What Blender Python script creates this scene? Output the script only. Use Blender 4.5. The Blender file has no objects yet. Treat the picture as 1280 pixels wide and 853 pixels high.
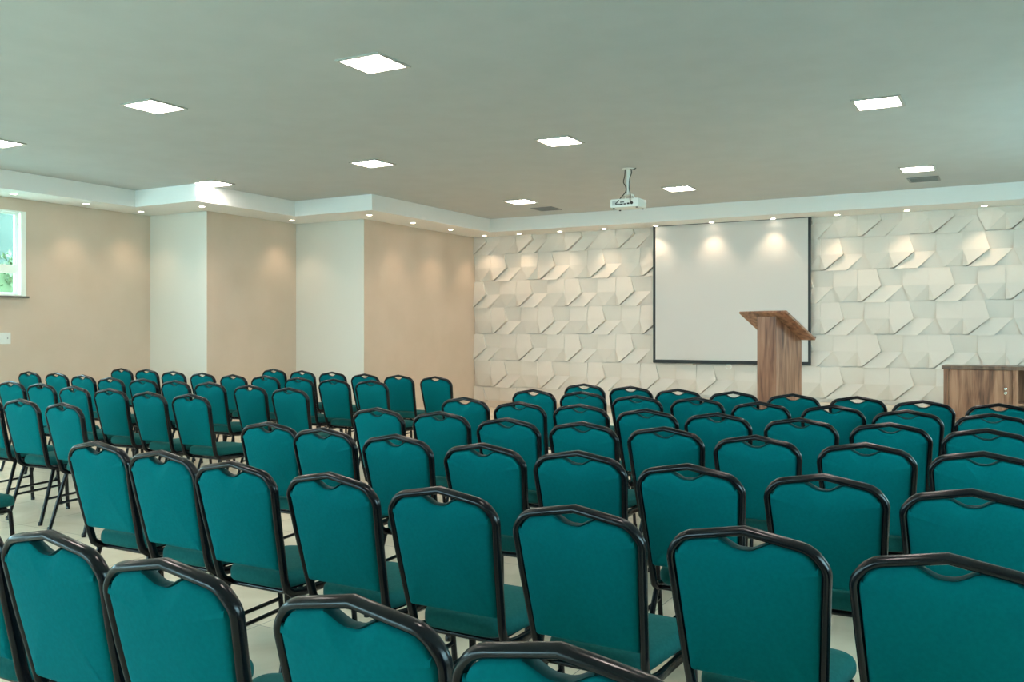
import bpy, bmesh, math, random
from mathutils import Vector, Matrix
random.seed(7)
scene = bpy.context.scene
COL = scene.collection
PI = math.pi

# ------------------------------------------------------------------ camera model (image frame 1280 x 853)
F, YAW, HY, CZ = 1121.03, 0.510623, 413.9, 1.43
def bp(px, py, z):
    d = F*(CZ-z)/(py-HY); r = (px-640)*d/F
    return (r*math.cos(YAW)-d*math.sin(YAW), r*math.sin(YAW)+d*math.cos(YAW))

# ------------------------------------------------------------------ materials
def lin(c):
    return tuple(((v/255)/12.92 if v/255 <= 0.04045 else ((v/255+0.055)/1.055)**2.4) for v in c) + (1.0,)
def mat(name, rgb, rough=0.5, metal=0.0, spec=0.5, sheen=0.0, coat=0.0):
    m = bpy.data.materials.new(name); m.use_nodes = True
    b = m.node_tree.nodes['Principled BSDF']
    b.inputs['Base Color'].default_value = lin(rgb)
    b.inputs['Roughness'].default_value = rough
    b.inputs['Metallic'].default_value = metal
    b.inputs['Specular IOR Level'].default_value = spec
    if sheen:
        b.inputs['Sheen Weight'].default_value = sheen
        b.inputs['Sheen Roughness'].default_value = 0.4
        b.inputs['Sheen Tint'].default_value = lin((150, 180, 174))
    b.inputs['Coat Weight'].default_value = coat
    return m
def noise_col(m, scale, c1, c2, coords='Object', detail=4, stretch=(1, 1, 1), bump=0.0, lo=.35, hi=.65):
    nt = m.node_tree; N = nt.nodes; L = nt.links; b = N['Principled BSDF']
    tc = N.new('ShaderNodeTexCoord'); mp = N.new('ShaderNodeMapping'); mp.inputs['Scale'].default_value = stretch
    nz = N.new('ShaderNodeTexNoise'); nz.inputs['Scale'].default_value = scale; nz.inputs['Detail'].default_value = detail
    cr = N.new('ShaderNodeValToRGB'); cr.color_ramp.elements[0].color = lin(c1); cr.color_ramp.elements[1].color = lin(c2)
    cr.color_ramp.elements[0].position = lo; cr.color_ramp.elements[1].position = hi
    L.new(tc.outputs[coords], mp.inputs[0]); L.new(mp.outputs[0], nz.inputs['Vector'])
    L.new(nz.outputs['Fac'], cr.inputs[0]); L.new(cr.outputs[0], b.inputs['Base Color'])
    if bump:
        bm_ = N.new('ShaderNodeBump'); bm_.inputs['Strength'].default_value = bump; bm_.inputs['Distance'].default_value = .003
        L.new(nz.outputs['Fac'], bm_.inputs['Height']); L.new(bm_.outputs[0], b.inputs['Normal'])
    return m
def emis(name, rgb, s):
    m = bpy.data.materials.new(name); m.use_nodes = True
    nt = m.node_tree; nt.nodes.clear()
    e = nt.nodes.new('ShaderNodeEmission'); e.inputs[0].default_value = lin(rgb); e.inputs[1].default_value = s
    o = nt.nodes.new('ShaderNodeOutputMaterial'); nt.links.new(e.outputs[0], o.inputs[0])
    return m

M = {}
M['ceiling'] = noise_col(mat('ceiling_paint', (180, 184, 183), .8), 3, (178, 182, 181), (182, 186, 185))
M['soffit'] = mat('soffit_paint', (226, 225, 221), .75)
M['beige'] = noise_col(mat('beige_wall_paint', (203, 184, 164), .8), 2, (201, 182, 162), (206, 187, 168))
M['white_wall'] = mat('white_wall_paint', (212, 207, 196), .75)
M['relief'] = mat('relief_panel_plaster', (216, 208, 198), .6)
M['base'] = mat('baseboard_paint', (214, 198, 180), .5)
M['fabric'] = noise_col(mat('teal_velvet', (0, 98, 102), .9, spec=.05, sheen=.05), 90, (0, 96, 100), (0, 101, 105), bump=.06)
M['fabric_baked_sheen'] = noise_col(mat('teal_velvet_baked_sheen', (24, 82, 80), .9, spec=.06, sheen=.10), 90, (22, 80, 78), (27, 86, 84), bump=.06)  # same velvet as the backs; grey of glancing light painted into the colour
M['rim'] = mat('teal_plastic', (3, 62, 64), .6, spec=.2)
M['frame'] = mat('black_enamel', (9, 11, 16), .22, spec=.3)
M['black'] = mat('matte_black', (14, 16, 15), .5)
M['screen'] = mat('screen_fabric', (202, 198, 193), .8)
M['whiteplastic'] = mat('white_plastic', (226, 230, 224), .4)
M['greyplastic'] = mat('grey_plastic', (120, 124, 122), .5)
M['alu'] = mat('white_aluminium', (232, 238, 230), .35)
M['chrome'] = mat('chrome', (225, 222, 215), .12, metal=1)
M['granite'] = noise_col(mat('granite_sill', (96, 90, 82), .3), 90, (70, 66, 60), (130, 124, 114))
M['lampframe'] = mat('lamp_frame_metal', (176, 176, 168), .4, metal=.3)
M['panel_glow'] = emis('panel_diffuser', (255, 239, 228), 29)
M['spot_glow'] = emis('spot_lens', (255, 236, 214), 14)
M['hedge'] = noise_col(mat('hedge_leaves', (88, 104, 66), .7), 5, (82, 98, 60), (96, 112, 76))
M['outwall'] = noise_col(mat('outside_wall_paint', (70, 82, 72), .8), 1.2, (66, 78, 68), (76, 88, 78))
M['groundcover'] = noise_col(mat('pale_bounce_ground', (222, 228, 224), .9), 4, (216, 224, 220), (228, 232, 228))  # unseen outdoor surface, made pale to throw daylight up through the windows

def wood(name, c1, c2, c3):
    m = mat(name, c2, .42)
    nt = m.node_tree; N = nt.nodes; L = nt.links; b = N['Principled BSDF']
    tc = N.new('ShaderNodeTexCoord'); mp = N.new('ShaderNodeMapping'); mp.inputs['Scale'].default_value = (9, 9, 0.9)
    n1 = N.new('ShaderNodeTexNoise'); n1.inputs['Scale'].default_value = 1.6; n1.inputs['Detail'].default_value = 3; n1.inputs['Distortion'].default_value = .5
    mp2 = N.new('ShaderNodeMapping'); mp2.inputs['Scale'].default_value = (60, 60, 2.0)
    n2 = N.new('ShaderNodeTexNoise'); n2.inputs['Scale'].default_value = 2.5; n2.inputs['Detail'].default_value = 5
    mx = N.new('ShaderNodeMath'); mx.operation = 'MULTIPLY_ADD'; mx.inputs[1].default_value = .35
    cr = N.new('ShaderNodeValToRGB')
    e = cr.color_ramp.elements; e[0].color = lin(c1); e[0].position = .48; e[1].color = lin(c3); e[1].position = .86
    k = e.new(.66); k.color = lin(c2)
    L.new(tc.outputs['Object'], mp.inputs[0]); L.new(tc.outputs['Object'], mp2.inputs[0])
    L.new(mp.outputs[0], n1.inputs['Vector']); L.new(mp2.outputs[0], n2.inputs['Vector'])
    L.new(n2.outputs['Fac'], mx.inputs[0]); L.new(n1.outputs['Fac'], mx.inputs[2])
    L.new(mx.outputs[0], cr.inputs[0]); L.new(cr.outputs[0], b.inputs['Base Color'])
    return m
M['wood'] = wood('walnut_laminate', (92, 57, 40), (142, 95, 69), (172, 124, 96))
M['wood_dark'] = wood('walnut_laminate_edge', (76, 52, 40), (104, 76, 60), (128, 96, 76))

def floor_mat():
    m = mat('porcelain_tiles', (200, 193, 178), .16)
    nt = m.node_tree; N = nt.nodes; L = nt.links; b = N['Principled BSDF']
    tc = N.new('ShaderNodeTexCoord')
    br = N.new('ShaderNodeTexBrick'); br.offset = 0; br.squash = 1
    br.inputs['Scale'].default_value = 1; br.inputs['Mortar Size'].default_value = .003; br.inputs['Mortar Smooth'].default_value = .2
    br.inputs['Brick Width'].default_value = .8; br.inputs['Row Height'].default_value = .8
    nz = N.new('ShaderNodeTexNoise'); nz.inputs['Scale'].default_value = 1.6; nz.inputs['Detail'].default_value = 7; nz.inputs['Distortion'].default_value = 1.6
    cr = N.new('ShaderNodeValToRGB'); e = cr.color_ramp.elements
    e[0].color = lin((232, 216, 190)); e[0].position = .36; e[1].color = lin((246, 232, 208)); e[1].position = .62
    L.new(tc.outputs['Object'], br.inputs['Vector']); L.new(tc.outputs['Object'], nz.inputs['Vector'])
    L.new(nz.outputs['Fac'], cr.inputs[0]); L.new(cr.outputs[0], br.inputs['Color1']); L.new(cr.outputs[0], br.inputs['Color2'])
    br.inputs['Mortar'].default_value = lin((176, 168, 154))
    L.new(br.outputs['Color'], b.inputs['Base Color'])
    return m
M['floor'] = floor_mat()
def glass_mat():
    m = bpy.data.materials.new('window_glass'); m.use_nodes = True
    nt = m.node_tree; nt.nodes.clear(); N = nt.nodes; L = nt.links
    t = N.new('ShaderNodeBsdfTransparent'); t.inputs[0].default_value = (.86, .97, .92, 1)
    g = N.new('ShaderNodeBsdfGlossy'); g.inputs['Roughness'].default_value = .02
    mx = N.new('ShaderNodeMixShader'); mx.inputs[0].default_value = .07
    o = N.new('ShaderNodeOutputMaterial')
    L.new(t.outputs[0], mx.inputs[1]); L.new(g.outputs[0], mx.inputs[2]); L.new(mx.outputs[0], o.inputs[0])
    return m
M['glass'] = glass_mat()

# ------------------------------------------------------------------ mesh helpers
def obj(name, bm, m, parent=None, smooth=False, loc=None):
    bmesh.ops.recalc_face_normals(bm, faces=bm.faces[:])
    me = bpy.data.meshes.new(name); bm.to_mesh(me); bm.free()
    for k in (m if isinstance(m, (list, tuple)) else [m]):
        me.materials.append(k)
    if smooth:
        me.polygons.foreach_set('use_smooth', [True]*len(me.polygons))
        if smooth != 'all':
            me.set_sharp_from_angle(angle=math.radians(smooth if smooth is not True else 40))
    o = bpy.data.objects.new(name, me); COL.objects.link(o)
    if parent: o.parent = parent
    if loc: o.location = loc
    return o
def thing(name, label, cat, loc=(0, 0, 0), rz=0, group=None):
    o = bpy.data.objects.new(name, None); COL.objects.link(o)
    o.empty_display_size = .1
    o.location = loc; o.rotation_euler = (0, 0, rz)
    o['label'] = label; o['category'] = cat
    if group: o['group'] = group
    return o
def struct(o, label=None):
    o['kind'] = 'structure'
    if label: o['label'] = label
    return o
def box(bm, x0, x1, y0, y1, z0, z1, bev=0, rot=None):
    r = bmesh.ops.create_cube(bm, size=1)
    vs = r['verts']
    for v in vs:
        v.co = Vector(((x0+x1)/2 + v.co.x*(x1-x0), (y0+y1)/2 + v.co.y*(y1-y0), (z0+z1)/2 + v.co.z*(z1-z0)))
    if bev:
        es = set(e for v in vs for e in v.link_edges)
        g = bmesh.ops.bevel(bm, geom=list(es), offset=bev, segments=2, affect='EDGES', profile=.6)
    return bm
def B(*a, **k):
    return box(bmesh.new(), *a, **k)
def lathe(bm, prof, n=24, axis='z', c=(0, 0, 0)):
    rings = []
    for r, h in prof:
        ring = []
        for i in range(n):
            a = 2*PI*i/n
            p = (r*math.cos(a), r*math.sin(a), h)
            if axis == 'y': p = (p[0], p[2], p[1])
            if axis == 'x': p = (p[2], p[0], p[1])
            ring.append(bm.verts.new(Vector(p)+Vector(c)))
        rings.append(ring)
    for a, b in zip(rings, rings[1:]):
        for i in range(n):
            bm.faces.new((a[i], a[(i+1) % n], b[(i+1) % n], b[i]))
    bm.faces.new(rings[0]); bm.faces.new(rings[-1])
    return bm
def fillet(pts, radii, seg=6):
    pts = [Vector(p) for p in pts]; out = [pts[0]]
    for i in range(1, len(pts)-1):
        p, a, b = pts[i], pts[i-1], pts[i+1]
        r = radii[i-1] if isinstance(radii, (list, tuple)) else radii
        u = (a-p).normalized(); w = (b-p).normalized()
        ang = u.angle(w)
        if r <= 0 or ang > PI-.02: out.append(p); continue
        t = min(r/math.tan(ang/2), .48*(a-p).length, .48*(b-p).length); r2 = t*math.tan(ang/2)
        c = p + (u+w).normalized()*(r2/math.sin(ang/2))
        s0 = p+u*t-c; s1 = p+w*t-c; q = s0.rotation_difference(s1)
        for k in range(seg+1):
            from mathutils import Quaternion
            out.append(c + Quaternion().slerp(q, k/seg) @ s0)
    out.append(pts[-1]); return out
def tube(bm, path, a, b=None, n0=Vector((0, 0, 1)), seg=10, cap=True):
    b = b or a; path = [Vector(p) for p in path]; rings = []; N = None; Tp = None
    for i, p in enumerate(path):
        T = ((path[min(i+1, len(path)-1)]-path[max(i-1, 0)])).normalized()
        if N is None:
            N = (n0 - T*n0.dot(T)); 
            if N.length < 1e-4: N = T.orthogonal()
            N.normalize()
        else:
            N = Tp.rotation_difference(T) @ N; N = (N-T*N.dot(T)).normalized()
        Bn = T.cross(N); Tp = T
        rings.append([bm.verts.new(p + Bn*(a*math.cos(2*PI*k/seg)) + N*(b*math.sin(2*PI*k/seg))) for k in range(seg)])
    for r, s in zip(rings, rings[1:]):
        for k in range(seg): bm.faces.new((r[k], r[(k+1) % seg], s[(k+1) % seg], s[k]))
    if cap: bm.faces.new(rings[0]); bm.faces.new(rings[-1])
    return bm
def prism(bm, poly, z0, z1):
    lo = [bm.verts.new((x, y, z0)) for x, y in poly]; hi = [bm.verts.new((x, y, z1)) for x, y in poly]
    n = len(poly)
    bm.faces.new(lo); bm.faces.new(hi)
    for i in range(n): bm.faces.new((lo[i], lo[(i+1) % n], hi[(i+1) % n], hi[i]))
    return bm

# ------------------------------------------------------------------ room shell
H, S = 3.43, 3.195
XL1, XL2, XL3 = -11.6, -10.37, -8.95
YS1, YS2, YB = 9.32, 11.2, 14.58
XR, YR = 2.8, -3.6
TH = .16
o = struct(obj('floor', B(XL1-TH, XR+TH, YR-TH, YB+TH, -.1, 0), M['floor']), 'beige polished porcelain tile floor')
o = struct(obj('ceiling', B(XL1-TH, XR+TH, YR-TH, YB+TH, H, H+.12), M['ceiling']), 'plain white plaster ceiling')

def wall_x(bm, x, sgn, y0, y1, holes=()):
    # wall lying in plane x (inner face at x), thickness outwards in direction sgn, openings (ya, yb, za, zb)
    xs = sorted((x, x+sgn*TH)); cur = y0
    for ya, yb, za, zb in sorted(holes):
        box(bm, *xs, cur, ya, 0, H); box(bm, *xs, ya, yb, 0, za); box(bm, *xs, ya, yb, zb, H); cur = yb
    box(bm, *xs, cur, y1, 0, H); return bm
def wall_y(bm, y, sgn, x0, x1, holes=()):
    ys = sorted((y, y+sgn*TH)); cur = x0
    for xa, xb, za, zb in sorted(holes):
        box(bm, cur, xa, *ys, 0, H); box(bm, xa, xb, *ys, 0, za); box(bm, xa, xb, *ys, zb, H); cur = xb
    box(bm, cur, x1, *ys, 0, H); return bm
WZ0, WZ1 = 1.895, 3.03
left_wins = [(4.6, 7.325, WZ0, WZ1), (1.2, 3.925, WZ0, WZ1), (-2.2, .525, WZ0, WZ1)]
bm = wall_x(bmesh.new(), XL1, -1, YR, YS1+TH, left_wins)
struct(obj('wall_left', bm, M['beige']), 'beige left wall with the window')
bm = bmesh.new(); box(bm, XL1, XL2, YS1, YS1+.003, 0, H); box(bm, XL1, XL2-TH, YS1+.003, YS1+TH, 0, H)
struct(obj('wall_left_first_step', bm, M['white_wall']), 'white wall return beside the window wall')
bm = bmesh.new(); box(bm, XL2-TH, XL2, YS1+.003, YS2, 0, H)
struct(obj('wall_left_middle', bm, M['beige']), 'narrow beige wall between the two white returns')
bm = bmesh.new(); box(bm, XL2-TH, XL3, YS2, YS2+.003, 0, H); box(bm, XL2-TH, XL3-TH, YS2+.003, YS2+TH, 0, H)
struct(obj('wall_left_second_step', bm, M['white_wall']), 'white wall return nearer the relief wall')
bm = bmesh.new(); box(bm, XL3-TH, XL3, YS2+.003, YB+TH, 0, H)
struct(obj('wall_left_front', bm, M['beige']), 'beige wall meeting the relief wall')
rear_wins = [(-10.9, -7.3, .1, 2.8), (-6.4, -2.8, .1, 2.8)]
rear_wins = [(a, b, .8, d) for a, b, c, d in rear_wins]
bm = wall_y(bmesh.new(), YR, -1, XL1, XR, rear_wins)
struct(obj('wall_rear', bm, M['white_wall']), 'white rear wall behind the seats')
bm = wall_x(bmesh.new(), XR, 1, YR, YB, [(1.0, 4.0, 1.2, 2.8), (8.6, 11.6, 1.2, 2.8)])
struct(obj('wall_right', bm, M['white_wall']), 'white right wall')

# relief wall: interlocking faceted plaster tiles
FAC = [
 [((0, 1), .022), ((.355, 1), .030), ((.355, .5), .045)],
 [((0, 1), .022), ((.355, .5), .045), ((.14, .035), .022), ((.10, .03), .022), ((0, .5), .030)],
 [((.355, .5), .045), ((.355, .03), .002), ((.14, .035), .022)],
 [((.355, 1), .018), ((.63, 1), .024), ((.70, .5), .050), ((.43, .05), .048), ((.355, .03), .030), ((.355, .5), .038)],
 [((.63, 1), .026), ((1, 1), .026), ((1, .5), .003), ((.70, .5), .003)],
 [((.70, .5), .003), ((1, .5), .003), ((.75, .0), .042), ((.43, .0), .042)],
 [((1, .5), .014), ((1.10, .03), .0), ((.75, .03), .0)],
 [((.355, .03), .002), ((.43, .05), .002), ((.43, 0), .002), ((0, 0), .002), ((.0, .02), .002)],
]
bm = bmesh.new()
P, RH, X0, Z0 = .99, .496, -2.44, .375
YF = YB - .035      # panels' backing plane
for row in range(-2, 7):
    z0 = Z0 + (row-1)*RH
    off = 0 if (row % 2 == 0) else .455*P
    # row holding z 1.863..2.359 starts its cells at X0
    for c in range(-10, 8):
        x0 = X0 + c*P + off
        for fc in FAC:
            top = [bm.verts.new((x0+u*P, YF-.004-h*1.7, z0+v*RH)) for (u, v), h in fc]
            bot = [bm.verts.new((x0+u*P, YF+.01, z0+v*RH)) for (u, v), h in fc]
            n = len(fc)
            cx = sum((t.co for t in top), Vector())/n
            if n == 3: bm.faces.new(top)
            else:
                bm.faces.new(top)
            for i in range(n): bm.faces.new((top[i], top[(i+1) % n], bot[(i+1) % n], bot[i]))
for co, no in (((XL3+.001, 0, 0), (-1, 0, 0)), ((XR-.001, 0, 0), (1, 0, 0)), ((0, 0, .125), (0, 0, -1)), ((0, 0, S-.001), (0, 0, 1))):
    bmesh.ops.bisect_plane(bm, geom=bm.verts[:]+bm.edges[:]+bm.faces[:], plane_co=co, plane_no=no, clear_outer=True)
big = [f for f in bm.faces if len(f.verts) > 4]
bmesh.ops.triangulate(bm, faces=big)
box(bm, XL3, XR, YF, YB+TH, 0, H)
struct(obj('wall_front', bm, M['relief']), 'white wall of faceted relief panels behind the screen')

# soffit (dropped ceiling border) and baseboards
G = .014   # shadow gap against the left walls
outer = [(XL1+G, YR), (XL1+G, YS1-G), (XL2+G, YS1-G), (XL2+G, YS2-G), (XL3+G, YS2-G), (XL3+G, YB-.05), (XR, YB-.05)]
inner = [(-10.92, YR), (-10.92, 8.52), (-9.67, 8.52), (-9.67, 10.42), (-8.18, 10.42), (-8.18, 13.80), (XR, 13.80)]
bm = bmesh.new()
for i in range(len(outer)-1):
    prism(bm, [outer[i], outer[i+1], inner[i+1], inner[i]], S, H)
bmesh.ops.remove_doubles(bm, verts=bm.verts[:], dist=.0001)
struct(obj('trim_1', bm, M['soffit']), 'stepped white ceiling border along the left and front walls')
bm = bmesh.new()
box(bm, XL1, XL1+.012, YR, YS1, 0, .11); box(bm, XL1, XL2, YS1-.012, YS1, 0, .11); box(bm, XL2, XL2+.012, YS1, YS2, 0, .11)
box(bm, XL2, XL3, YS2-.012, YS2, 0, .11); box(bm, XL3, XL3+.012, YS2, YF, 0, .11)
struct(obj('baseboard_left', bm, M['base']))
bm = B(XL3+.012, XR, YF-.03, YF, 0, .125)
struct(obj('baseboard_front', bm, M['base']))
PZ = .33
bm = B(-4.75, XR, 9.95, YF-.06, 0, PZ, bev=.006)
struct(obj('floor_stage', bm, M['floor']), 'low stage under the lectern and the cabinet')

# ------------------------------------------------------------------ windows
def window(n, plane, a0, a1, z0, z1, inner, sgn, sill=True, cols=2, bar=.31, outer_trim=True):
    """plane 'x': wall plane x = inner, a = y; 'y': wall plane y = inner, a = x; sgn = outward"""
    def bb(bm, u0, u1, d0, d1, w0, w1, bev=0):
        lo, hi = sorted((inner+sgn*d0, inner+sgn*d1))
        if plane == 'x': return box(bm, lo, hi, u0, u1, w0, w1, bev=bev)
        return box(bm, u0, u1, lo, hi, w0, w1, bev=bev)
    bm = bmesh.new(); t = .075
    bb(bm, a0, a0+t, -.012, .12, z0, z1); bb(bm, a1-t, a1, -.012, .12, z0, z1)
    bb(bm, a0+t, a1-t, -.012, .12, z0, z0+.02); bb(bm, a0+t, a1-t, -.012, .12, z1-.02, z1)
    w = struct(obj('window_%d' % n, bm, M['alu']), 'white aluminium framed window' if n == 1 else None)
    i0, i1 = a0+t, a1-t; zb0, zb1 = z0+.02, z1-.02
    step = (i1-i0)/cols
    for k in range(cols):
        bm = bmesh.new(); u0, u1 = i0+k*step+.003, i0+(k+1)*step-.003; d0 = .05; d1 = .085; s = .042
        bb(bm, u0, u0+s, d0, d1, zb0, zb1); bb(bm, u1-s, u1, d0, d1, zb0, zb1)
        bb(bm, u0+s, u1-s, d0, d1, zb0, zb0+.03); bb(bm, u0+s, u1-s, d0, d1, zb1-.03, zb1)
        zc = zb0 + (zb1-zb0)*bar
        bb(bm, u0+s, u1-s, d0, d1, zc-.055, zc+.055)
        sash = obj('sash', bm, M['alu'], w)
        bm = bmesh.new(); bb(bm, u0+s-.004, u1-s+.004, .064, .07, zb0+.02, zb1-.02)
        obj('pane', bm, M['glass'], sash)
    if sill:
        bm = bmesh.new(); bb(bm, a0-.03, a1+.03, -.04, .1, z0-.028, z0, bev=.004)
        obj('sill', bm, M['granite'], w)
    return w
for k, (a, b, c, d) in enumerate(left_wins): window(1+k, 'x', a, b, c, d, XL1, -1)
for k, (a, b, c, d) in enumerate(rear_wins): window(4+k, 'y', a, b, c, d, YR, -1, sill=False, bar=.42)
for k, (a, b) in enumerate(((1.0, 4.0), (8.6, 11.6))): window(6+k, 'x', a, b, 1.2, 2.8, XR, 1)

# outside: wall and hedge seen through the window, unseen ground set for bounce
bm = bmesh.new()
bmesh.ops.create_grid(bm, x_segments=2, y_segments=2, size=40)
for v in bm.verts: v.co.z = -.14
struct(obj('ground_outside', bm, M['groundcover']), 'unseen paving outside the windows, made pale to bounce daylight in')
bm = B(-17.1, XL1-TH-.02, 3.6, 20, -.138, -.10)
struct(obj('ground_low_bounce', bm, noise_col(mat('dark_bounce_ground', (70, 92, 60), .9), 4, (62, 84, 54), (78, 100, 68))), 'dark green lawn added outside the visible window to dim bounced daylight')  # unseen strip added to cut daylight bouncing up onto the soffit
bm = B(-17.4, -17.2, 6, 20, -.14, 5.6); box(bm, -17.45, -17.1, 6, 20, 4.0, 4.06); box(bm, -17.45, -17.1, 6, 20, 5.5, 5.75)
struct(obj('wall_outside', bm, M['outwall']), 'pale green building wall outside the window')
rnd = random.Random(3)
hb = bmesh.new()
for i in range(5200):
    x = rnd.uniform(-16.6, -15.7); y = rnd.uniform(7.2, 14.5); z = rnd.uniform(.2, 2.7) if rnd.random() < .7 else rnd.uniform(2.3, 2.85)
    s = rnd.uniform(.05, .10)
    Mx = Matrix.Translation((x, y, z)) @ Matrix.Rotation(rnd.uniform(0, 6.3), 4, 'Z') @ Matrix.Rotation(rnd.uniform(-1.2, 1.2), 4, 'X')
    vs = [hb.verts.new(Mx @ Vector(p)) for p in ((-s*.4, 0, 0), (0, s, .02), (s*.4, 0, 0), (0, -s, .02))]
    hb.faces.new(vs)
hedge = obj('garden_hedge', hb, M['hedge'])
bm = B(-16.45, -15.85, 7.3, 14.4, -.14, 2.6); obj('inner_growth', bm, M['hedge'], hedge)
hedge['label'] = 'light green hedge outside, behind the window glass'; hedge['category'] = 'hedge'

# ------------------------------------------------------------------ the chair
def lean(z): 
    t = max(0, .93-z); return t*.17 + t*t*.10
def catmull(pts, n=6):
    out = []
    P_ = [pts[0]]+list(pts)+[pts[-1]]
    for i in range(1, len(P_)-2):
        for k in range(n):
            t = k/n; a, b, c, d = (Vector(q) for q in P_[i-1:i+3])
            out.append(.5*((2*b)+(c-a)*t+(2*a-5*b+4*c-d)*t*t+(3*b-a-3*c+d)*t**3))
    out.append(Vector(pts[-1])); return out
HWT, HWB = .197, .176
half = fillet([(0, .9175, 0), (.168, .887, 0), (HWT+.006, .838, 0), (HWT-.004, .70, 0), (HWB, .47, 0)], [.09, .05, .2, .3], seg=6)
rail = [(-p.x, p.y) for p in reversed(half)][:-1] + [(p.x, p.y) for p in half]
def railz(x):
    x = abs(x); prev = half[0]
    for q in half[1:]:
        if q.x >= x and q.x > prev.x: return prev.y + (q.y-prev.y)*(x-prev.x)/(q.x-prev.x)
        if q.x < prev.x: break
        prev = q
    return prev.y

def make_back_frame():
    up = [Vector((x, lean(z), z)) for x, z in rail]
    left = [Vector((-.178, .47, .400)), Vector((-.178, .20, .400)), Vector((-.177, .142, .408)), Vector((-.176, .112, .43))]
    right = [Vector((-p.x, p.y, p.z)) for p in reversed(left)]
    bm = bmesh.new()
    tube(bm, left+up+right, .0125, .0185, n0=Vector((0, 0, 1)), seg=12)
    return bm
def rounded_outline(pts, radii, seg=6):
    # closed polygon fillet
    n = len(pts); out = []
    for i in range(n):
        r = radii[i]
        f = fillet([pts[i-1], pts[i], pts[(i+1) % n]], r, seg)
        out += f[1:-1]
    return out
def pad(outline, prof, mapf, scales):
    """outline: list of 2D points ccw; prof: list of (inset, height); scales: list of (scale, height). Two-sided cushion."""
    n = len(outline); c = sum(outline, Vector((0, 0, 0)))/n
    nrm = []
    for i in range(n):
        t = (outline[(i+1) % n]-outline[i-1]).normalized(); nrm.append(Vector((-t.y, t.x, 0)))
    bm = bmesh.new()
    def rings(side):
        rs = []
        for d, h in prof:
            rs.append([bm.verts.new(mapf(outline[i]+nrm[i]*d, side*h)) for i in range(n)])
        base = [outline[i]+nrm[i]*prof[-1][0] for i in range(n)]
        for s, h in scales:
            rs.append([bm.verts.new(mapf(c+(base[i]-c)*s, side*h)) for i in range(n)])
        return rs
    A = rings(1); Bk = rings(-1)
    for R in (A, Bk):
        for r, s in zip(R, R[1:]):
            for i in range(n): bm.faces.new((r[i], r[(i+1) % n], s[(i+1) % n], s[i]))
        cv = bm.verts.new(sum((v.co for v in R[-1]), Vector())/n)
        for i in range(n): bm.faces.new((R[-1][i], R[-1][(i+1) % n], cv))
    for i in range(n): bm.faces.new((A[0][i], A[0][(i+1) % n], Bk[0][(i+1) % n], Bk[0][i]))
    return bm
NW, ND = .070, .036
def notch(x): return ND*(.5+.5*math.cos(PI*x/NW))**.75 if abs(x) < NW else 0
def make_backrest():
    pts = []
    n = 26
    W = .138
    for i in range(n+1):                      # top edge right -> left
        x = W - 2*W*i/n
        pts.append(Vector((x, railz(x)-.0125-notch(x), 0)))
    cornerR = [Vector((p.x-.0115*(1 if p.y < .86 else .8), p.y-(.010 if p.y > .85 else 0), 0)) for p in half if p.x > .150 or p.y < .80]
    cornerR = [p for p in cornerR if p.y > .56]
    bot = .505; xb = HWB+.004-.0115
    rightside = list(reversed(cornerR))       # from bottom up
    leftside = [Vector((-p.x, p.y, 0)) for p in cornerR]
    br = fillet([Vector((0, bot, 0)), Vector((xb, bot, 0)), Vector((rightside[0].x, .57, 0))], .012, 5)[1:-1]
    bl = [Vector((-p.x, p.y, 0)) for p in reversed(br)]
    out = rightside + pts + leftside + bl + [Vector((-.08, bot, 0)), Vector((0, bot, 0)), Vector((.08, bot, 0))] + br
    def mapf(p, h): return Vector((p.x, lean(p.y)-h*1.0, p.y))
    return pad(out, [(0, .006), (.003, .0135), (.009, .0185), (.020, .0215)], mapf, [(.86, .0245), (.62, .0285), (.34, .031), (.12, .0318)])
def make_rim():
    bm = bmesh.new()
    path = []
    for i in range(19):
        x = -NW*.93 + 2*NW*.93*i/18
        z = railz(x)-.0125-notch(x)+.0015
        path.append((x, lean(z), z))
    return tube(bm, path, .0038, .0175, n0=Vector((0, 1, 0)), seg=8)
def make_seat():
    pts = [Vector((-.168, .105, 0)), Vector((.168, .105, 0)), Vector((.198, .545, 0)), Vector((-.198, .545, 0))]
    out = rounded_outline(pts, [.09, .09, .075, .075], 7)
    def mapf(p, h):
        crown = .006*math.cos(min(1, abs(p.x)/.2)*PI/2)
        fr = -.012*max(0, (p.y-.43)/.11)**2
        return Vector((p.x, p.y, .447+h*(1 if h > 0 else .72)+(crown if h > .02 else 0)+fr))
    return pad(out, [(0, .008), (.002, .020), (.009, .030), (.022, .036)], mapf, [(.85, .0385), (.5, .041), (.2, .042)])
def leg_bm(s, front):
    if front: path = fillet([(s*.178, .455, .400), (s*.182, .490, .394), (s*.196, .522, .0)], .03, 4)
    else: path = fillet([(s*.178, .150, .398), (s*.184, .128, .33), (s*.200, .030, .0)], .1, 4)
    bm = bmesh.new()
    tube(bm, path, .0115, .0145, n0=Vector((0, 1, 0)), seg=10)
    x, y = path[-1][0], path[-1][1]
    lathe(bm, [(.0155, 0), (.0155, .022), (.012, .026)], 12, c=(x, y, 0))
    return bm

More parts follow.
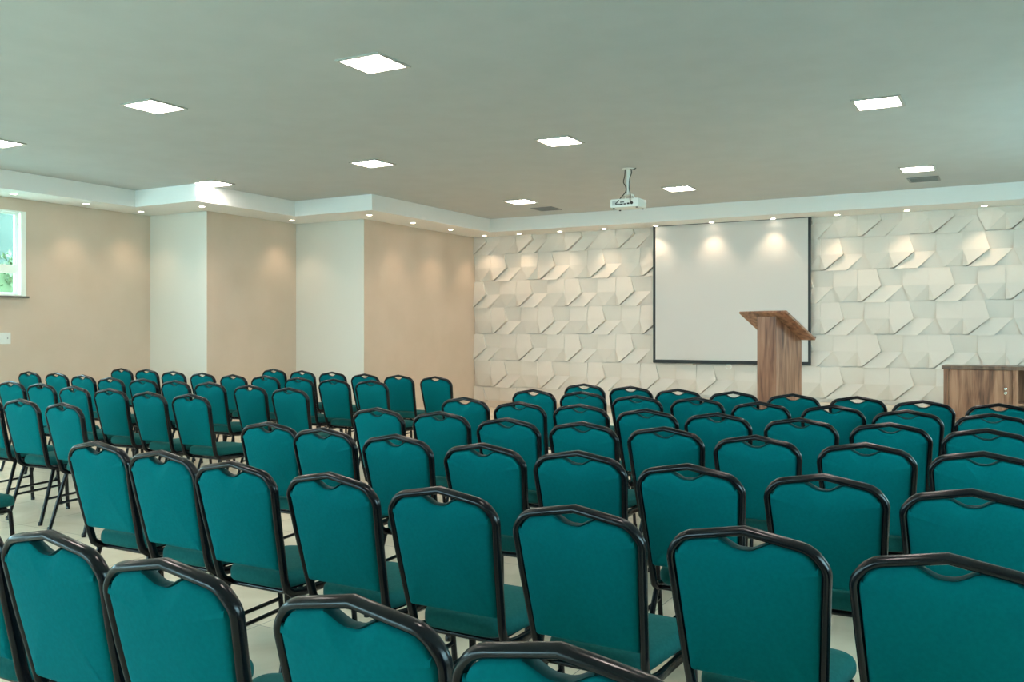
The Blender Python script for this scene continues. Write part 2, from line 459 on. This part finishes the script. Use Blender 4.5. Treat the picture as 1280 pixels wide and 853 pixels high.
CHAIR = thing('banquet_chair', '', 'chair')
obj('seat', make_seat(), M['fabric_baked_sheen'], CHAIR, smooth=60)
bk = obj('backrest', make_backrest(), M['fabric'], CHAIR, smooth=70)
obj('handle_rim', make_rim(), M['rim'], bk, smooth=60)
obj('back_frame', make_back_frame(), M['frame'], CHAIR, smooth='all')
bm = bmesh.new()
for y in (.17, .43): tube(bm, [(-.178, y, .397), (.178, y, .397)], .0105, seg=8)
box(bm, -.15, .15, .15, .50, .412, .422)
obj('seat_frame', bm, M['frame'], CHAIR, smooth=50)
for s in (-1, 1):
    obj('leg', leg_bm(s, True), M['frame'], CHAIR, smooth=50)
    obj('leg', leg_bm(s, False), M['frame'], CHAIR, smooth=50)
for s in (-1, 1):
    bm = bmesh.new(); tube(bm, [(s*.191, .084, .185), (s*.189, .506, .205)], .0095, seg=8)
    obj('stretcher', bm, M['frame'], CHAIR, smooth=50)
def dup(root):
    r = root.copy(); COL.objects.link(r)
    for ch in list(root.children):
        c = ch.copy(); COL.objects.link(c); c.parent = r
        for g in list(ch.children):
            d = g.copy(); COL.objects.link(d); d.parent = c
    return r
ORD = ['', 'first', 'second', 'third', 'fourth', 'fifth', 'sixth', 'seventh', 'eighth', 'ninth', 'tenth']
right_rows = [
 [(-2.61, 1.43), (60, 663), (205, 698), (440, 744), (700, 804)],
 [(120, 551), (200, 562.5), (290, 576), (411, 590), (549, 608), (718, 631), (930, 658), (1185, 692)],
 [(335, 527), (403, 534), (494, 542.5), (603, 553.5), (722, 563), (860, 579.5), (1030, 592), (1215, 611)],
 [(471, 509.2), (549.7, 513.8), (633.4, 521.9), (727.5, 526.8), (830, 533.2), (944.7, 543.8), (1081.9, 553), (1229.4, 564)],
 [(580, 496.2), (648.4, 501.8), (724.7, 504.8), (807.5, 511), (896, 515.7), (1000, 522), (1112, 528), (1233.6, 535.5)],
 [(666.3, 486.4), (727.5, 489), (795.3, 494), (870.8, 496.4), (950, 502), (1040.6, 506), (1133.8, 512), (1240.6, 516.5)],
 [(729.8, 479.4), (787.8, 482.4), (847.3, 485.8), (916.6, 488.8), (991, 491.9), (1071.6, 495), (1153.4, 500), (1249, 504)]]
left_rows = [
 [(-5.22, 2.60)],
 [(-7.07, 4.12), (24.8, 498.1), (77.8, 503)],
 [(12.7, 476), (50.2, 478.7), (91.4, 482.2), (136.7, 485.2), (184.5, 489.2), (236.9, 492.1)],
 [(35.4, 464.1), (69.8, 465.6), (102.7, 468.3), (137.2, 471.4), (178, 473), (218.3, 475.2), (261.3, 477.2), (311.4, 480.8), (361, 484.3)],
 [(151.2, 460.2), (182.7, 461.4), (215.9, 463.7), (252.3, 465.7), (290.8, 467.9), (330.6, 469.2), (372.7, 471.4), (416.7, 473.5), (463.4, 475.2)],
 [(341.7, 461), (377.3, 463), (414.8, 464.6), (455.5, 467), (497.7, 468.4), (544, 470.3)]]
first = True
for block, rows in (('right block', right_rows), ('left block', left_rows)):
    for ri, row in enumerate(rows):
        for ci, (px, py) in enumerate(row):
            if abs(px) < 12 and py < 12 : x, y = px, py
            else: x, y = bp(px, py, .93)
            c = CHAIR if first else dup(CHAIR); first = False
            c.location = (x, y, 0); c.rotation_euler = (0, 0, math.radians(random.uniform(-1.6, 1.6)))
            pos = 'leftmost' if ci == 0 else ORD[ci+1]+' from left'
            if len(row) == 1: pos = 'cut by photo edge'
            rn = ORD[ri+1]+' row' 
            c['label'] = 'teal padded black-framed banquet chair, %s in %s from the camera, %s' % (pos, rn, block)
            if len(row) == 1: c['label'] = 'teal chair cut by the left photo edge, nearest one in the left block'
            c['group'] = 'teal banquet chairs set out in rows'

# ------------------------------------------------------------------ ceiling light panels, spotlights, vents
def make_panel():
    t = thing('ceiling_light', '', 'ceiling light')
    bm = bmesh.new(); a, b = .20, .175
    for x0, x1, y0, y1 in ((-a, a, -a, -b), (-a, a, b, a), (-a, -b, -b, b), (b, a, -b, b)): box(bm, x0, x1, y0, y1, -.012, 0)
    obj('frame', bm, M['lampframe'], t)
    obj('diffuser', B(-b, b, -b, b, -.006, -.001), M['panel_glow'], t)
    return t
PAN = make_panel(); first = True
LX = {-9.42: 'by the window wall', -6.66: 'second line from the left', -4.16: 'line with the projector', -1.04: 'line nearest the right wall'}
for x, y, lab in (
    (-4.17, 5.33, 'largest square light panel, nearest the camera, in the projector line'),
    (-6.67, 5.40, 'square light panel left of the largest one, above the left chairs'),
    (-9.40, 5.62, 'square light panel cut off by the left edge of the photo'),
    (-4.17, 8.47, 'square light panel between the largest one and the projector'),
    (-6.67, 8.51, 'square light panel in line with the corner of the second white wall return'),
    (-9.46, 8.62, 'square light panel touching the ceiling border above the first white wall return'),
    (-4.10, 12.12, 'square light panel just right of the projector'),
    (-6.65, 12.15, 'square light panel left of the projector, nearest the relief wall corner'),
    (-1.04, 8.41, 'square light panel at upper right, nearer of the two right ones'),
    (-1.04, 12.08, 'square light panel at right beside the dark ceiling vent'),
    (-1.04, 5.12, 'unseen square light panel above the top photo edge, over the right chairs'),  # from here on: unseen panels added to brighten the floor and near chairs
    (-1.04, 2.2, 'square light panel out of view above the camera, right one'),
    (-4.17, 2.2, 'square light panel out of view above the nearest left chairs of the right block'),
    (-6.67, 2.2, 'square light panel out of view above the aisle beside the camera'),
    (-9.42, 2.2, 'square light panel out of view close to the window wall')):
    p = PAN if first else dup(PAN); first = False
    p.location = (x, y, H); p['label'] = lab; p['group'] = 'square ceiling light panels'

SPD = bpy.data.lights.new('spot_lamp', 'SPOT'); SPD.energy = 15; SPD.spot_size = math.radians(94); SPD.spot_blend = .85
SPD.color = (1.0, .74, .52); SPD.shadow_soft_size = .03
def make_spot():
    t = thing('recessed_spotlight', '', 'spotlight')
    bm = bmesh.new(); n = 24
    lathe(bm, [(.052, 0), (.052, -.004), (.047, -.007), (.038, -.007), (.036, -.003), (.036, -.0005)], n)
    obj('trim_ring', bm, M['whiteplastic'], t, smooth=40)
    bm = bmesh.new(); lathe(bm, [(.0345, -.0085), (.0355, -.0035)], n); obj('lens', bm, M['spot_glow'], t)
    return t
SPT = make_spot(); first = True
spots = [(-11.21, 5.9, 'above the window'), (-11.21, 6.92, 'above the right side of the window'), (-11.21, 7.95, 'first right of the window, above the beige wall'),
 (-11.24, 8.87, 'in the corner before the first white wall return'), (-10.03, 8.93, 'above the outer edge of the first white return'),
 (-10.03, 10.74, 'in the corner before the second white return'), (-8.55, 10.83, 'above the outer edge of the second white return'),
 (-8.55, 11.96, 'above the last beige wall, nearest the second white return'), (-8.55, 13.08, 'midway above the last beige wall'), (-8.55, 14.22, 'in the corner where beige and relief walls meet'),
 (-7.84, 14.26, 'above the relief wall, first from the corner'), (-7.02, 14.26, 'above the relief wall, second from the corner'), (-6.17, 14.26, 'above the relief wall, third from the corner'),
 (-5.23, 14.26, 'above the left edge of the screen'), (-4.28, 14.26, 'above the middle of the screen, left one'), (-3.30, 14.26, 'above the middle of the screen, right one'),
 (-2.34, 14.26, 'first right of the screen'), (-1.37, 14.26, 'second right of the screen'), (-.37, 14.26, 'third right of the screen')]
for x, y, lab in spots:
    p = SPT if first else dup(SPT); first = False
    p.location = (x, y, S); p['label'] = 'small round white recessed spotlight '+lab; p['group'] = 'recessed spotlights in the ceiling border'
    l = bpy.data.objects.new('spot_lamp', SPD); COL.objects.link(l); l.location = (x, y if y < 14.25 else y-.06, S-.02)

def vent(x, y, lab):
    t = thing('ceiling_vent', lab, 'vent', (x, y, H))
    bm = bmesh.new(); a, b = .19, .165
    for x0, x1, y0, y1 in ((-a, a, -a, -b), (-a, a, b, a), (-a, -b, -b, b), (b, a, -b, b)): box(bm, x0, x1, y0, y1, -.010, 0)
    obj('frame', bm, M['greyplastic'], t)
    bm = B(-b, b, -b, b, -.002, 0)
    for k in range(9):
        yy = -b+.018+k*.037
        box(bm, -b, b, yy, yy+.014, -.008, -.002)
    obj('grille', bm, M['greyplastic'], t)
vent(-6.68, 13.07, 'grey square ceiling vent left of the projector, near the front border')
vent(-1.04, 12.95, 'grey square ceiling vent beside the rightmost light panel')

# ------------------------------------------------------------------ projection screen
sx0, sx1 = bp(816.2, 285, S)[0], bp(1013.5, 273.5, S)[0]
SY = 14.38
t_ = lambda px: (px-640)/F
def onY(px, yw):
    t = t_(px); d = yw/(t*math.sin(YAW)+math.cos(YAW)); return t*d*math.cos(YAW)-d*math.sin(YAW), d
xa, da = onY(816.3, SY); xb, db = onY(1013.8, SY)
zb = CZ-(452.0-HY)*da/F
sc = thing('hanging_projection_screen', 'white pull-down projection screen with black borders, on the relief wall', 'projection screen', ((xa+xb)/2, SY, zb))
w = (xb-xa)/2; hh = S-zb
bw = .045
obj('fabric', B(-w+bw, w-bw, -.002, .002, .03, hh), M['screen'], sc)
bm = bmesh.new(); box(bm, -w, -w+bw, -.0025, .0025, .03, hh); box(bm, w-bw, w, -.0025, .0025, .03, hh)
obj('border', bm, M['black'], sc)
obj('bottom_bar', B(-w, w, -.014, .014, -.022, .034, bev=.008), M['black'], sc)
bm = bmesh.new()
tor = [Vector((.045*math.cos(a), 0, -.062+.04*math.sin(a))) for a in [2*PI*k/20 for k in range(21)]]
tube(bm, tor, .006, seg=8, cap=False)
obj('pull_ring', bm, M['whiteplastic'], sc, smooth='all')
bm = B(-w, w, -.012, .012, hh-.008, hh)
for q in (-1, 1): box(bm, q*(w-.03)-.012, q*(w-.03)+.012, .012, YF-.1-SY, hh-.03, hh-.006)
obj('roller_case', bm, M['black'], sc)

# ------------------------------------------------------------------ projector on its mount
px_, py_ = -4.15, 10.34
pr = thing('projector', 'white projector hanging on a ceiling pole with black cables', 'projector', (px_, py_, 2.94))
bw_, bd_, bh_ = .185, .14, .105
obj('body', B(-bw_, bw_, -bd_, bd_, 0, bh_, bev=.016), M['whiteplastic'], pr, smooth=40)
bm = bmesh.new()
for k in range(6): box(bm, -.155, -.095, -bd_-.002, -bd_+.004, .028+k*.009, .032+k*.009)
obj('vent_slots', bm, M['greyplastic'], pr)
bm = bmesh.new()
for x0, x1, z0, z1 in ((-.05, -.015, .03, .045), (-.005, .03, .03, .045), (.04, .07, .03, .05), (-.05, 0, .055, .068)): box(bm, x0, x1, -bd_-.002, -bd_+.004, z0, z1)
obj('port', bm, M['black'], pr)
bm = bmesh.new(); lathe(bm, [(.018, -.004), (.018, .004)], 16, axis='y', c=(.10, -bd_, .045)); obj('power_socket', bm, M['black'], pr)
bm = bmesh.new(); lathe(bm, [(.045, bd_-.01), (.045, bd_+.02), (.038, bd_+.03), (.032, bd_+.012)], 24, axis='y', c=(.09, 0, .055)); obj('lens', bm, M['black'], pr, smooth=40)
bm = bmesh.new()
for sx in (-1, 1):
    for sy in (-1, 1): lathe(bm, [(.012, -.012), (.014, 0)], 12, c=(sx*.15, sy*.1, 0))
obj('foot', bm, M['black'], pr)
zt = H-2.94
bm = bmesh.new()
lathe(bm, [(.016, bh_+.07), (.016, .30)], 16); lathe(bm, [(.023, .28), (.023, zt-.04), (.03, zt-.012), (.075, zt-.008), (.075, zt)], 20)
box(bm, -.055, .055, -.055, .055, bh_+.055, bh_+.07, bev=.004)
for sx in (-1, 1):
    for sy in (-1, 1): tube(bm, [(sx*.045, sy*.045, bh_+.06), (sx*.085, sy*.085, bh_-.002)], .007, seg=8)
obj('ceiling_mount', bm, M['whiteplastic'], pr, smooth=40)
def cab(pts, r=.0055):
    bm = bmesh.new(); tube(bm, catmull(pts, 6), r, seg=8); return obj('cable', bm, M['black'], pr, smooth='all')
cab([(-.03, -.03, zt-.006), (-.035, -.032, .40), (-.045, -.045, .32), (-.025, -.03, .27), (-.02, -.04, .20), (-.06, -.10, .12), (-.075, -.155, .07), (-.10, -.165, .04), (-.03, -.15, .037)])
cab([(.04, -.02, zt-.006), (.055, -.03, .43), (.03, -.03, .36), (.02, -.025, .25), (.05, -.06, .16), (.075, -.13, .10), (.095, -.165, .06), (.10, -.142, .045)])
cab([(.03, -.01, zt-.012), (.07, -.02, zt-.02), (.11, -.02, zt-.006)], .006)

# ------------------------------------------------------------------ lectern
lx, ly = -2.494, 10.455
LR = math.radians(-40+12.6)*1.0
lec = thing('lectern', 'tall walnut lectern with a slanted top, on the stage before the screen', 'lectern', (lx, ly, PZ), LR)
# local: front (audience side, high edge) at -y, slope descends towards +y
LW, LD, LH = .137, .445, 1.285
sl = math.tan(math.radians(32))
bm = bmesh.new()
def side(x0, x1):
    pr_ = [(0, 0), (LD, 0), (LD, LH-.02-LD*sl), (0, LH-.02)]
    lo = [bm.verts.new((x0, y, z)) for y, z in pr_]; hi = [bm.verts.new((x1, y, z)) for y, z in pr_]
    bm.faces.new(lo); bm.faces.new(hi)
    for i in range(4): bm.faces.new((lo[i], lo[(i+1) % 4], hi[(i+1) % 4], hi[i]))
side(LW-.02, LW); obj('side_panel', bm, M['wood'], lec)
bm = bmesh.new(); side(-LW, -LW+.02); obj('side_panel', bm, M['wood'], lec)
obj('front_panel', B(-LW+.0202, LW-.0202, .0, .02, 0, LH-.021), M['wood'], lec)
obj('shelf', B(-LW+.0202, LW-.0202, .0205, LD-.02, .62, .64), M['wood_dark'], lec)
obj('bottom_panel', B(-LW+.0202, LW-.0202, .0205, LD-.01, .04, .06), M['wood_dark'], lec)
bm = bmesh.new()
box(bm, -.345, .345, -.082, .515, 0, .026, bev=.003)
top = obj('top', bm, M['wood'], lec); top.location = (-.01, 0, LH-.02); top.rotation_euler = (-math.radians(32), 0, 0)
bm = B(-.345, .345, .500, .515, .026, .045, bev=.003); lp = obj('ledge', bm, M['wood_dark'], top)

# ------------------------------------------------------------------ cabinet
cx_, cy_ = bp(1177.0, 457.2, 1.008)
CH = 1.008-PZ
cw, cd = 2.3, .48
cb = thing('cabinet', 'long low walnut cabinet with an open niche, on the stage at right', 'cabinet', (cx_, cy_, PZ))
bm = B(0, cw, 0, cd, CH-.042, CH, bev=.003); obj('cabinet_top', bm, M['wood_dark'], cb)
bm = bmesh.new()
box(bm, .02, .075, .012, cd-.01, 0, CH-.042)
box(bm, cw-.075, cw-.02, .012, cd-.01, 0, CH-.042)
box(bm, .755, .815, .012, cd-.01, 0, CH-.042); box(bm, cw-.815, cw-.755, .012, cd-.01, 0, CH-.042)
box(bm, .075, cw-.075, cd-.03, cd-.01, 0, CH-.042)
box(bm, .075, cw-.075, .03, cd-.03, .0, .05)
box(bm, .815, cw-.815, .02, cd-.03, CH-.46, CH-.435)
obj('body', bm, M['wood'], cb)
for x0, x1, kx in ((.08, .75, .68), (cw-.75, cw-.08, cw-.68)):
    d = obj('door', B(x0, x1, .016, .034, .055, CH-.047), M['wood'], cb)
    for kz in (CH-.265, CH-.315):
        bm = bmesh.new(); lathe(bm, [(.006, .016), (.006, .004), (.015, -.002), (.016, -.008), (.009, -.014)], 18, axis='y', c=(kx, 0, kz))
        k = obj('knob', bm, M['chrome'], d, smooth=50); k['label'] = 'small chrome door knob'

# ------------------------------------------------------------------ outlet plate on the left wall
ot = thing('wall_outlet', 'white outlet plate on the beige wall below the window', 'outlet', (XL1, 7.04, 1.334))
obj('plate', B(0, .011, -.075, .075, -.075, .075, bev=.003), M['whiteplastic'], ot)
bm = bmesh.new(); box(bm, .010, .014, .012, .05, -.04, .04, bev=.001); obj('socket', bm, M['whiteplastic'], ot)
bm = bmesh.new(); lathe(bm, [(.008, .0), (.008, .0155)], 12, axis='x', c=(0, .03, .0)); obj('socket_hole', bm, M['greyplastic'], ot)

# ------------------------------------------------------------------ light
wld = bpy.data.worlds.new('sky'); scene.world = wld; wld.use_nodes = True
bg = wld.node_tree.nodes['Background']
bg.inputs[0].default_value = (.74, 1.0, 1.24, 1); bg.inputs[1].default_value = 10
def portal(loc, rot, sx, sy):
    l = bpy.data.lights.new('daylight_portal', 'AREA'); l.shape = 'RECTANGLE'; l.size = sx; l.size_y = sy
    l.cycles.is_portal = True
    o = bpy.data.objects.new('daylight_portal', l); COL.objects.link(o); o.location = loc; o.rotation_euler = rot
for a, b, c, d in left_wins: portal((XL1-TH-.02, (a+b)/2, (c+d)/2), (0, -PI/2, 0), d-c, b-a)
for a, b, c, d in rear_wins: portal(((a+b)/2, YR-TH-.02, (c+d)/2), (PI/2, 0, 0), b-a, d-c)
for a, b in ((1.0, 4.0), (8.6, 11.6)): portal((XR+TH+.02, (a+b)/2, 2.0), (0, PI/2, 0), 1.6, b-a)

# ------------------------------------------------------------------ camera, view
cam = bpy.data.cameras.new('camera'); co = bpy.data.objects.new('camera', cam); COL.objects.link(co)
cam.sensor_fit = 'HORIZONTAL'; cam.sensor_width = 36; cam.lens = F/1280*36
cam.shift_y = (HY-426.5)/1280
cam.clip_start = .05; cam.clip_end = 200
co.location = (0, 0, CZ); co.rotation_euler = (PI/2, 0, YAW)
scene.camera = co
vs = scene.view_settings
vs.view_transform = 'Standard'; vs.look = 'None'; vs.gamma = 1; vs.use_curve_mapping = False; vs.exposure = 0.74
scene.cycles.max_bounces = 10; scene.cycles.diffuse_bounces = 6; scene.cycles.use_denoising = True
scene.cycles.sample_clamp_indirect = 6
